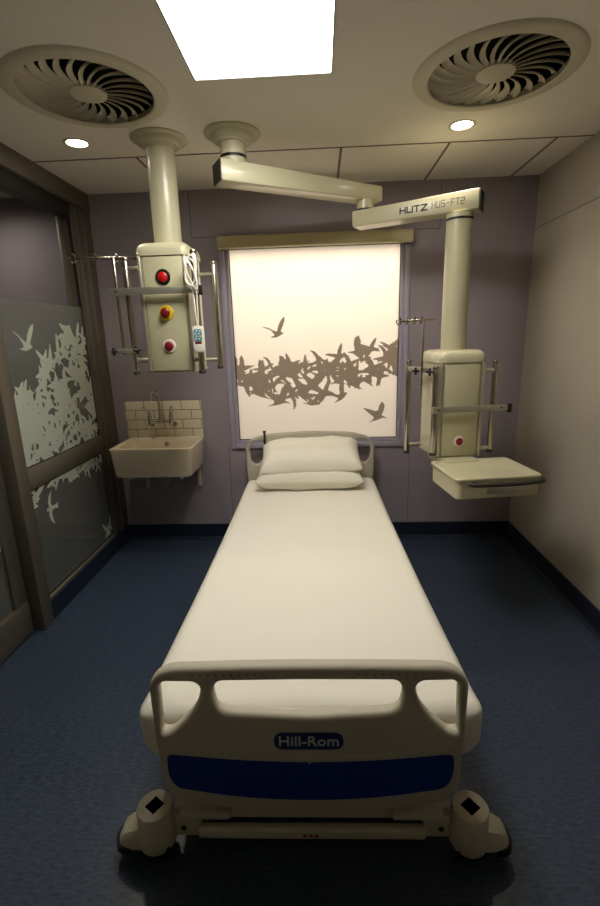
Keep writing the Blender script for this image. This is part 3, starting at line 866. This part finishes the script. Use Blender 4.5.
# nurse call handset hanging on the rail end
ns = thing('nurse_call_handset', 'white handset with teal keypad hanging by its looped cord on the pole', 'remote control', (-.652, -1.098, 1.593))
bm = BM(); L = []
for s, z in ((.3, 0), (.75, .004), (.95, .018), (1, .04), (1, .10), (.95, .125), (.7, .137), (.35, .140)):
    L.append([(x, y, z) for x, y in rrect(.066 * s, .026 * min(1, s + .1), .011 * min(1, s))])
loft(bm, L); hb = obj('body', bm, M['white'], ns)
bm = BM(); poly = fillet([(-.022, .058), (.022, .058), (.022, .122), (-.022, .122)], .010, 4)
loft(bm, [[(x, y, z) for x, z in poly] for y in (-.0115, -.0145)]); kp = obj('keypad', bm, M['teal'], ns)
for r_ in range(4):
    for c_ in range(2):
        bm = BM(); add_cyl(bm, (-.009 + .018 * c_ + (.004 if r_ % 2 else -.002), -.0140, .072 + .0135 * r_), (-.009 + .018 * c_ + (.004 if r_ % 2 else -.002), -.016, .072 + .0135 * r_), .0042, n=10); obj('key', bm, M['white'], kp)
bm = BM(); box2(bm, (-.018, -.0145, .046), (.018, -.0120, .057), .001); obj('display', bm, M['darkred'], ns)
bm = BM()
def loops(seed):
    q = random.Random(seed); pts = [(0.0, -.004, .136), (-.003, -.008, .20), (-.010, .0, .30)]
    for i in range(4):
        pts += [(-.030 + q.uniform(-.012, .012), -.010 - .006 * i, .38 + q.uniform(-.02, .03)), (-.045 + q.uniform(-.01, .02), -.012, .47 + q.uniform(-.03, .03)), (-.005 + q.uniform(-.01, .02), -.014, .44 + q.uniform(-.03, .05)), (.010 + q.uniform(-.01, .012), -.012 - .004 * i, .335 + q.uniform(-.02, .03))]
    pts += [(.012, -.006, .42), (.0, .0, .50)]
    return pts
add_tube(bm, spline(loops(3), 8), .0042, 8); obj('cord', bm, M['white'], ns)
bm = BM(); add_tube(bm, spline([(.006, -.004, .138), (.010, -.01, .24), (.012, -.008, .36), (.018, .0, .46), (.012, .012, .495)], 8), .0042, 8); obj('cord_loop', bm, M['white'], ns)

# ------------------------------------------------------------------ sink corner
tl = thing('tile_splashback', 'cream brick tiled splashback above the sink', 'tiles', (-1.267, 0, .889))
bm = BM(); box2(bm, (-.311, -.012, 0), (.311, 0, .306), .0015); obj('tile_panel', bm, M['tile'], tl)

sk = thing('wash_basin', 'cream rectangular fireclay sink on the mauve wall', 'sink', (-1.250, -.014, .676))
bm = BM()
sp_ = lambda w, d, z, r, cy=0: [(x, (y - .228 + cy) * .93, z) for x, y in rrect(w, d, r)]
loft(bm, [sp_(.53, .39, 0, .03), sp_(.56, .42, .004, .035), sp_(.575, .436, .02, .035), sp_(.606, .450, .206, .03), sp_(.612, .456, .214, .03), sp_(.610, .454, .222, .03), sp_(.600, .444, .2255, .028),
          sp_(.575, .418, .2255, .025), sp_(.565, .408, .222, .025), sp_(.556, .400, .20, .03), sp_(.515, .360, .055, .045), sp_(.46, .30, .040, .05), sp_(.06, .06, .036, .02)])
obj('basin', bm, M['ceramic'], sk, angle=45)
bm = BM(); add_lathe(bm, [(.001, .0), (.034, .0), (.034, .003), (.022, .004), (.001, .002)], (0, -.22, .037), 24); obj('plughole', bm, M['chrome'], sk)
bm = BM(); add_cyl(bm, (0, -.030, .175), (0, -.045, .175), .016, n=16); obj('overflow', bm, M['chrome'], sk)
bm = BM(); add_cyl(bm, (0, -.22, .0), (0, -.22, -.06), .026, n=20); add_tube(bm, spline([(0, -.22, -.05), (0, -.215, -.11), (0, -.18, -.135), (0, -.14, -.11), (0, -.09, -.085), (0, 0.004, -.085)], 6), .019, 12); obj('waste_trap', bm, M['pipe'], sk)
for x in (-.20, .235):
    bm = BM(); box2(bm, (x - .012, -.30, -.018), (x + .012, .012, -.001), .003); box2(bm, (x - .012, -.02, -.20), (x + .012, .012, -.018), .003)
    obj('wall_bracket', bm, M['bedlight'], sk)
for x in (-.155,):
    bm = BM(); add_cyl(bm, (x, -.06, -.14), (x, -.06, .02), .010, n=14); add_cyl(bm, (x, -.06, -.11), (x, -.06, -.07), .016, n=14); add_cyl(bm, (x, -.06, -.13), (x, .006, -.13), .010, n=14); obj('supply_pipe', bm, M['pipe'], sk)
for x in (-.19, .20):
    bm = BM(); add_cyl(bm, (x, -.36, -.02), (x, -.36, .004), .014, n=16); obj('support_foot', bm, M['white'], sk)

tp_ = thing('bridge_tap', 'chrome wall tap with swan neck spout on the cream tiles', 'tap', (-1.270, -.014, 1.035))
bm = BM(); add_tube(bm, [(-.085, -.07, .0), (.085, -.07, .0)], .0115, 14); obj('bridge', bm, M['chrome'], tp_)
for s in (-1, 1):
    bm = BM(); add_tube(bm, spline([(s * .085, .0015, -.035), (s * .085, -.03, -.035), (s * .085, -.06, -.022), (s * .085, -.07, .0)], 5), .011, 12); add_lathe(bm, [(.012, 0), (.026, 0), (.026, .006), (.016, .012), (.012, .012)], (s * .085, 0.002, -.035), 20, 'Y')
    add_cyl(bm, (s * .085, -.07, -.03), (s * .085, -.07, .05), .017, n=20, bev=.003); vb = obj('tap_body', bm, M['chrome'], tp_)
    bm = BM(); add_cyl(bm, (s * .085, -.07, .05), (s * .085, -.07, .075), .011, n=14); add_tube(bm, spline([(s * .085, -.07, .072), (s * .093, -.095, .090), (s * .112, -.12, .125)], 5), .009, 10); obj('lever', bm, M['chrome'], vb)
bm = BM(); add_cyl(bm, (0, -.07, -.012), (0, -.07, .035), .017, n=20, bev=.003)
add_tube(bm, spline([(0, -.07, .03), (0, -.07, .12), (0, -.07, .185), (-.004, -.080, .228), (-.014, -.105, .246), (-.026, -.132, .236), (-.031, -.143, .208), (-.032, -.145, .178)], 7), .0105, 14); obj('swan_neck_spout', bm, M['chrome'], tp_)

# ------------------------------------------------------------------ bed
bed = thing('hospital_bed', 'hospital bed with warm grey end boards and a navy panel', 'bed', (-.0537, -2.478, 0), .0162)
def fm(P): return [(.9337 * p[0], .9337 * p[1] + .1104) for p in P]
fz = lambda z: .9337 * z + .1104
# footboard, local u = x, y = 0 at its mid plane
HW = .503
fo = [(-HW, .62), (-HW + .002, .40), (-HW + .010, .20), (-HW + .040, .145), (-.30, .112), (-.15, .096), (0, .090), (.15, .096), (.30, .112), (HW - .040, .145), (HW - .010, .20), (HW - .002, .40), (HW, .62), (HW - .055, .670), (.2, .676), (0, .677), (-.2, .676), (-HW + .055, .670)]
fo = fillet(fo, [.05, .05, .05, .03, .05, .05, .05, .05, .05, .03, .05, .05, .05, .05, .05, .05, .05, .05], 5)
# simpler explicit round for the top corners
def hole_side(s):
    P = [(-.455, .621), (-.356, .619), (-.338, .597), (-.352, .535), (-.395, .478), (-.448, .428), (-.478, .425), (-.474, .52), (-.472, .602)]
    P = fillet(P, [.018, .02, .03, .05, .05, .02, .02, .05, .018], 5)
    return ccw([(s * x * -1 if s > 0 else x, z) for x, z in P])
cen = fillet([(-.285, .622), (0, .625), (.285, .622), (.302, .580), (.292, .520), (.26, .503), (0, .488), (-.26, .503), (-.292, .520), (-.302, .580)], [.022, .05, .022, .04, .02, .03, .05, .03, .02, .04], 5)
fb = holed_plate('footboard', ccw(fm(fo)), [fm(hole_side(-1)), fm(hole_side(1)), fm(ccw(cen))], .046, M['bedplastic'], bed, .016)
pn = ccw(fillet([(-.467, .347), (-.24, .322), (0, .312), (.24, .322), (.467, .347), (.470, .262), (.447, .208), (.23, .168), (0, .155), (-.23, .168), (-.447, .208), (-.470, .262)], [.022, .1, .1, .1, .022, .03, .04, .1, .1, .1, .04, .03], 5))
bm = BM(); loft(bm, [[(x, y, z) for x, z in fm(pn)] for y in (-.0215, -.0245)]); obj('navy_panel', bm, M['navy'], fb)
gr = BM(); 
gl = spline([(-.478, -.0225, .372), (-.24, -.0225, .346), (0, -.0225, .336), (.24, -.0225, .346), (.478, -.0225, .372)], 8)
gl = [(.9337 * p.x, p.y, fz(p.z)) for p in gl]
add_tube(gr, gl, .0028, 6); obj('panel_moulding', gr, M['bedplastic'], fb)
bg = ccw(fillet([(-.112, .368), (.112, .368), (.112, .432), (-.112, .432)], .032, 8))
bm = BM(); loft(bm, [[(x, y, z) for x, z in fm(bg)] for y in (-.0215, -.0260)]); obj('badge', bm, M['badge'], fb)
text_mesh('badge_lettering', 'Hill-Rom', .050, M['letter'], fb, (0, -.0262, fz(.4)), (1, 0, 0), sx=1.02, bold=.0006)
for s in (-1, 1):
    for i in range(9):
        bm = BM(); add_cyl(bm, (s * (.15 + i * .023), -.0235, fz(.650)), (s * (.15 + i * .023), -.018, fz(.650)), .003, n=8); obj('grip_dimple', bm, M['ink_olive'], fb)
for z in (fz(.316), fz(.153)):
    bm = BM(); box2(bm, (-.003, -.026, z - .006), (.003, -.0215, z + .006), .001); obj('centre_mark', bm, M['bedplastic'], fb)

# headboard at y = +2.225
HY = 2.328
ho = fillet([(-.50, .84), (-.497, .60), (-.475, .36), (.475, .36), (.497, .60), (.50, .84), (.452, .905), (.33, .940), (0, .955), (-.33, .940), (-.452, .905)], [.06, .1, .03, .03, .1, .06, .06, .1, .1, .1, .06], 6)
def hhole(s):
    P = fillet([(-.459, .880), (-.36, .886), (-.330, .85), (-.360, .735), (-.42, .690), (-.461, .722), (-.470, .82)], [.02, .02, .03, .04, .03, .03, .04], 5)
    return ccw([(x * (1 if s < 0 else -1), z) for x, z in P])
holed_plate('headboard', ccw(ho), [hhole(-1), hhole(1)], .045, M['bedplastic'], bed, .016, y0=HY)
bm = BM(); add_box(bm, (-.345, HY - .03, .885), (.020, .02, .05), .005); add_cyl(bm, (-.345, HY - .03, .905), (-.345, HY - .03, .958), .008, n=12, bev=.003); add_cyl(bm, (-.345, HY - .03, .948), (-.345, HY - .03, .968), .012, n=12, bev=.004); obj('headboard_latch', bm, M['dark_cap'], bed)
# chassis
bm = BM()
for x in (-.36, .36): box2(bm, (x - .03, .10, .24), (x + .03, 2.30, .30), .006)
for y in (.13, 1.1, 2.26): box2(bm, (-.40, y - .03, .24), (.40, y + .03, .29), .006)
obj('deck_frame', bm, M['bedlight'], bed)
bm = BM(); box2(bm, (-.45, .06, .30), (.45, 2.30, .318), .006); obj('deck_panel', bm, M['bedplastic'], bed)
bm = BM()
for x in (-.42, .42): box2(bm, (x - .035, .07, .09), (x + .035, 2.26, .15), .008)
for y in (.40, 1.85): box2(bm, (-.42, y - .035, .10), (.42, y + .035, .145), .006)
obj('base_frame', bm, M['bedlight'], bed)
for y in (.55, 1.75):
    bm = BM(); add_hexa(bm, [(-.14, y - .05, .14), (.14, y - .05, .14), (.14, y + .05, .14), (-.14, y + .05, .14), (-.11, y - .04, .25), (.11, y - .04, .25), (.11, y + .04, .25), (-.11, y + .04, .25)], .008); obj('lift_column', bm, M['bedplastic'], bed)
bm = BM(); box2(bm, (-.452, .020, .125), (.452, .060, .172), .006); obj('end_beam', bm, M['bedlight'], bed)
for s_ in (-1, 1):
    bm = BM(); add_box(bm, (s_ * .408, .022, .112), (.085, .036, .09), .008); bk = obj('beam_bracket', bm, M['bedlight'], bed)
    bm = BM(); add_box(bm, (s_ * .345, .016, .156), (.17, .036, .034), .012); obj('release_pedal', bm, M['bedlight'], bed)
    bm = BM(); add_cyl(bm, (s_ * .420, .006, .105), (s_ * .420, .001, .105), .009, n=14); obj('bracket_bolt', bm, M['black'], bk)
bm = BM(); box2(bm, (-.375, -.002, .060), (.375, .028, .104), .010, 3); br = obj('lower_bar', bm, M['bedlight'], bed)
bm = BM(); box2(bm, (-.035, -.0035, .073), (.045, -.0015, .091)); lb = obj('warning_label', bm, M['label'], br)
for x in (-.022, -.002, .016):
    bm = BM(); add_box(bm, (x, -.004, .082), (.012, .0015, .011)); obj('warning_mark', bm, M['label_red'], br)
# four casters
def caster(sx, yc):
    x = sx * .510
    ring = lambda r, z, dx=0: [(x + dx + r * math.cos(2 * PI * i / 32), yc + r * math.sin(2 * PI * i / 32), z) for i in range(32)]
    bm = BM(); loft(bm, [ring(.056, .052), ring(.061, .060), ring(.063, .10), ring(.059, .125), ring(.058, .188), ring(.054, .194)])
    c = obj('caster_housing', bm, M['bedlight'], bed)
    bm = BM(); L = []
    for t, w, z1 in ((0, .050, .135), (.03, .050, .132), (.060, .046, .120), (.080, .039, .108), (.090, .027, .092)):
        xx = x + sx * (.03 + t)
        L.append([(xx, yc - w, .070), (xx, yc - w, z1 - .02), (xx, yc - w * .7, z1), (xx, yc + w * .7, z1), (xx, yc + w, z1 - .02), (xx, yc + w, .070)])
    loft(bm, L); obj('foot_cover', bm, M['bedlight'], c)
    bm = BM(); L = []
    for t, w in ((.050, .048), (.078, .046), (.096, .036), (.104, .022)):
        xx = x + sx * (.03 + t)
        L.append([(xx, yc - w, .046), (xx, yc - w, .074), (xx, yc - w * .6, .078), (xx, yc + w * .6, .078), (xx, yc + w, .074), (xx, yc + w, .046)])
    loft(bm, L); obj('bumper', bm, M['rubber'], c)
    bm = BM(); add_cyl(bm, (x - .045, yc, .0505), (x + .048, yc, .0505), .050, n=28, bev=.008); obj('wheel', bm, M['rubber'], c)
    bm = BM(); add_box(bm, (x, yc, .1925), (.046, .046, .004), .002, rot=Matrix.Rotation(sx * math.radians(35), 3, 'Z')); obj('square_socket', bm, M['socket'], c)  # solid near-black plate painted as the shade inside the square hole
for sx in (-1, 1):
    caster(sx, .008); caster(sx, 2.198)

# ------------------------------------------------------------------ mattress and pillows
def rounded(p, half, r):
    q = Vector([max(-h + r, min(h - r, c)) for c, h in zip(p, half)])
    d = Vector(p) - q
    return q + d.normalized() * r if d.length > 1e-9 else Vector(p)

def grid_box(bm, nx, ny, nz):
    g = bmesh.ops.create_cube(bm, size=2.0)
    def cut(axis, n):
        for i in range(1, n):
            co = Vector((0, 0, 0)); co[axis] = -1 + 2 * i / n; no = Vector((0, 0, 0)); no[axis] = 1
            bmesh.ops.bisect_plane(bm, geom=bm.verts[:] + bm.edges[:] + bm.faces[:], plane_co=co, plane_no=no)
    cut(0, nx); cut(1, ny); cut(2, nz)

mt = BM(); grid_box(mt, 40, 84, 8)
ML = 1.115                                       # half length
half = Vector((.500, ML, .125))
for v in mt.verts:
    u = v.co.copy()
    p = Vector((u.x * half.x, u.y * half.y, u.z * half.z))
    p = rounded(p, half, .048)
    t = (1 - u.y) / 2                              # 0 at the head, 1 at the foot
    p.x = p.x * (.985 + .02 * t + .092 * t * t) + .002 * t * t
    below = min(1.0, max(0, (.05 - p.z) / .16))
    side = abs(u.x) ** 6; foot = max(0, -u.y) ** 10
    n1 = noise.noise(Vector((p.x * 3.0, p.y * 2.2, 4.2 + p.z * 2)))
    n2 = noise.noise(Vector((p.x * 9.0, p.y * 5.0, 1.7 + p.z * 5)))
    n3 = noise.noise(Vector((p.x * 4 + p.y * 9, p.y * 3 - p.x * 7, .3)))
    if side > .4:                                  # loose sheet flares along the sides
        sg = 1 if p.x > 0 else -1
        p.x += sg * below * (.001 + .009 * n1 + .010 * n2 - .022 * foot * below)
    if foot > .3: p.y -= below * (.002 + .004 * n1) * foot
    top = max(0, u.z) ** 4
    p.z += top * (.005 * n1 + .003 * n2 + .0016 * n3)
    if foot > .05 and side > .05: p += Vector((n2 * .010, n1 * .004, n2 * .008)) * min(1, foot * side * 3)
    p.z += .006 * top * (.4 - u.x * u.x)
    if below > .5: p.z += .035 * foot * side * (below - .5) * 2 * (1 + n2)
    p.z += (.030 - .060 * t) * (.5 + .5 * u.z)     # head end stands a little higher
    v.co = p
mo = obj('mattress', mt, M['sheet'], None, True, 180)
MC = 1.170                                       # centre, measured from the footboard
mo.location = (-.0537 - .0162 * MC, -2.50 + MC, .322 + .125); mo.rotation_euler = (0, 0, .0162)
tag(mo, 'mattress made up with a plain white sheet on the hospital bed', 'mattress')

def pillow(label, loc, rot, half, seed, sag=0.0):
    bm = BM(); grid_box(bm, 26, 20, 4)
    for v in bm.verts:
        x, y, z = v.co
        e = (1 - abs(x) ** 4) * (1 - abs(y) ** 4)
        th = max(0.0, e) ** .38
        # pinched outline: edges pull in between the corners
        px = x * half[0] * (1 - .035 * (1 - y * y) * abs(x) ** 3); py = y * half[1] * (1 - .05 * (1 - x * x) * abs(y) ** 3)
        w1 = noise.noise(Vector((x * 2.2 + seed, y * 1.7, z + seed))); w2 = noise.noise(Vector((x * 5 + seed, y * 4, z * 2)))
        rim = 1 - th
        pz = z * half[2] * (th * .94 + .06) * (1 + .14 * w1) + .007 * w2
        wr = noise.noise(Vector((x * 7 - y * 3 + seed, y * 9 + x * 5, seed))) * .009 * max(0, 1 - abs(rim - .40) * 2)
        pz += wr * (1 if z > 0 else .4) - sag * (x * x) * half[2]
        v.co = (px, py, pz)
    for _ in range(3): bmesh.ops.smooth_vert(bm, verts=bm.verts, factor=.5, use_axis_x=True, use_axis_y=True, use_axis_z=True)
    o = obj('pillow', bm, M['pillow'], None, True, 180)
    o.location = loc; o.rotation_euler = rot
    tag(o, label, 'pillow', 'pillows at the head of the bed')
    return o
pillow('lower white pillow lying flat on the sheet', (-.092, -.385, .681), (math.radians(3), 0, .01), (.385, .188, .084), 1.3)
pillow('upper white pillow leaning on the headboard on top of the other', (-.082, -.352, .803), (math.radians(17), math.radians(-1.5), .02), (.366, .206, .092), 5.1)

# ------------------------------------------------------------------ light
def area(name, loc, target, size, size_y, power, color):
    d = bpy.data.lights.new(name, 'AREA'); d.shape = 'RECTANGLE'; d.size = size; d.size_y = size_y; d.energy = power; d.color = color
    o = bpy.data.objects.new(name, d); COL.objects.link(o); o.location = loc
    o.rotation_euler = (Vector(target) - Vector(loc)).to_track_quat('-Z', 'Y').to_euler()
    return o
area('daylight', (-.03, 1.15, 3.25), (-.03, 0, 2.1), 2.6, .9, 108, (1.0, .93, .84))
def spot(name, loc, power, angle, color):
    d = bpy.data.lights.new(name, 'SPOT'); d.energy = power; d.spot_size = math.radians(angle); d.spot_blend = .9; d.color = color; d.shadow_soft_size = .045
    o = bpy.data.objects.new(name, d); COL.objects.link(o); o.location = loc
    return o
for k, (x, y) in enumerate(DL): spot('downlight_beam', (x, y, H - .012), 22, 130, (1.0, .88, .70))
spot('neighbour_beam', (-2.30, -.42, H - .02), 17, 165, (1.0, .88, .76))

w = bpy.data.worlds.new('world'); S.world = w; w.use_nodes = True
w.node_tree.nodes['Background'].inputs['Color'].default_value = (.9, .93, 1, 1); w.node_tree.nodes['Background'].inputs['Strength'].default_value = .3

# ------------------------------------------------------------------ camera (solved from the photograph)
def camera():
    f, p, y, r, d, h = 459.733, .2493, -.0485, .0286, 3.6269, 1.665
    fwd = Vector((math.sin(y) * math.cos(p), math.cos(y) * math.cos(p), -math.sin(p)))
    right = Vector((math.cos(y), -math.sin(y), 0)); down = fwd.cross(right)
    c, s = math.cos(r), math.sin(r)
    r2 = c * right + s * down; d2 = -s * right + c * down
    cam = bpy.data.cameras.new('camera'); cam.sensor_width = 36; cam.sensor_fit = 'AUTO'; cam.lens = f / 906 * 36; cam.clip_start = .02
    o = bpy.data.objects.new('camera', cam); COL.objects.link(o)
    m = Matrix((r2, -d2, -fwd)).transposed().to_4x4(); m.translation = Vector((0, -d, h))
    o.matrix_world = m
    S.camera = o
camera()
S.view_settings.view_transform = 'Standard'; S.view_settings.look = 'None'; S.view_settings.gamma = 1; S.view_settings.use_curve_mapping = False
S.view_settings.exposure = 0.0
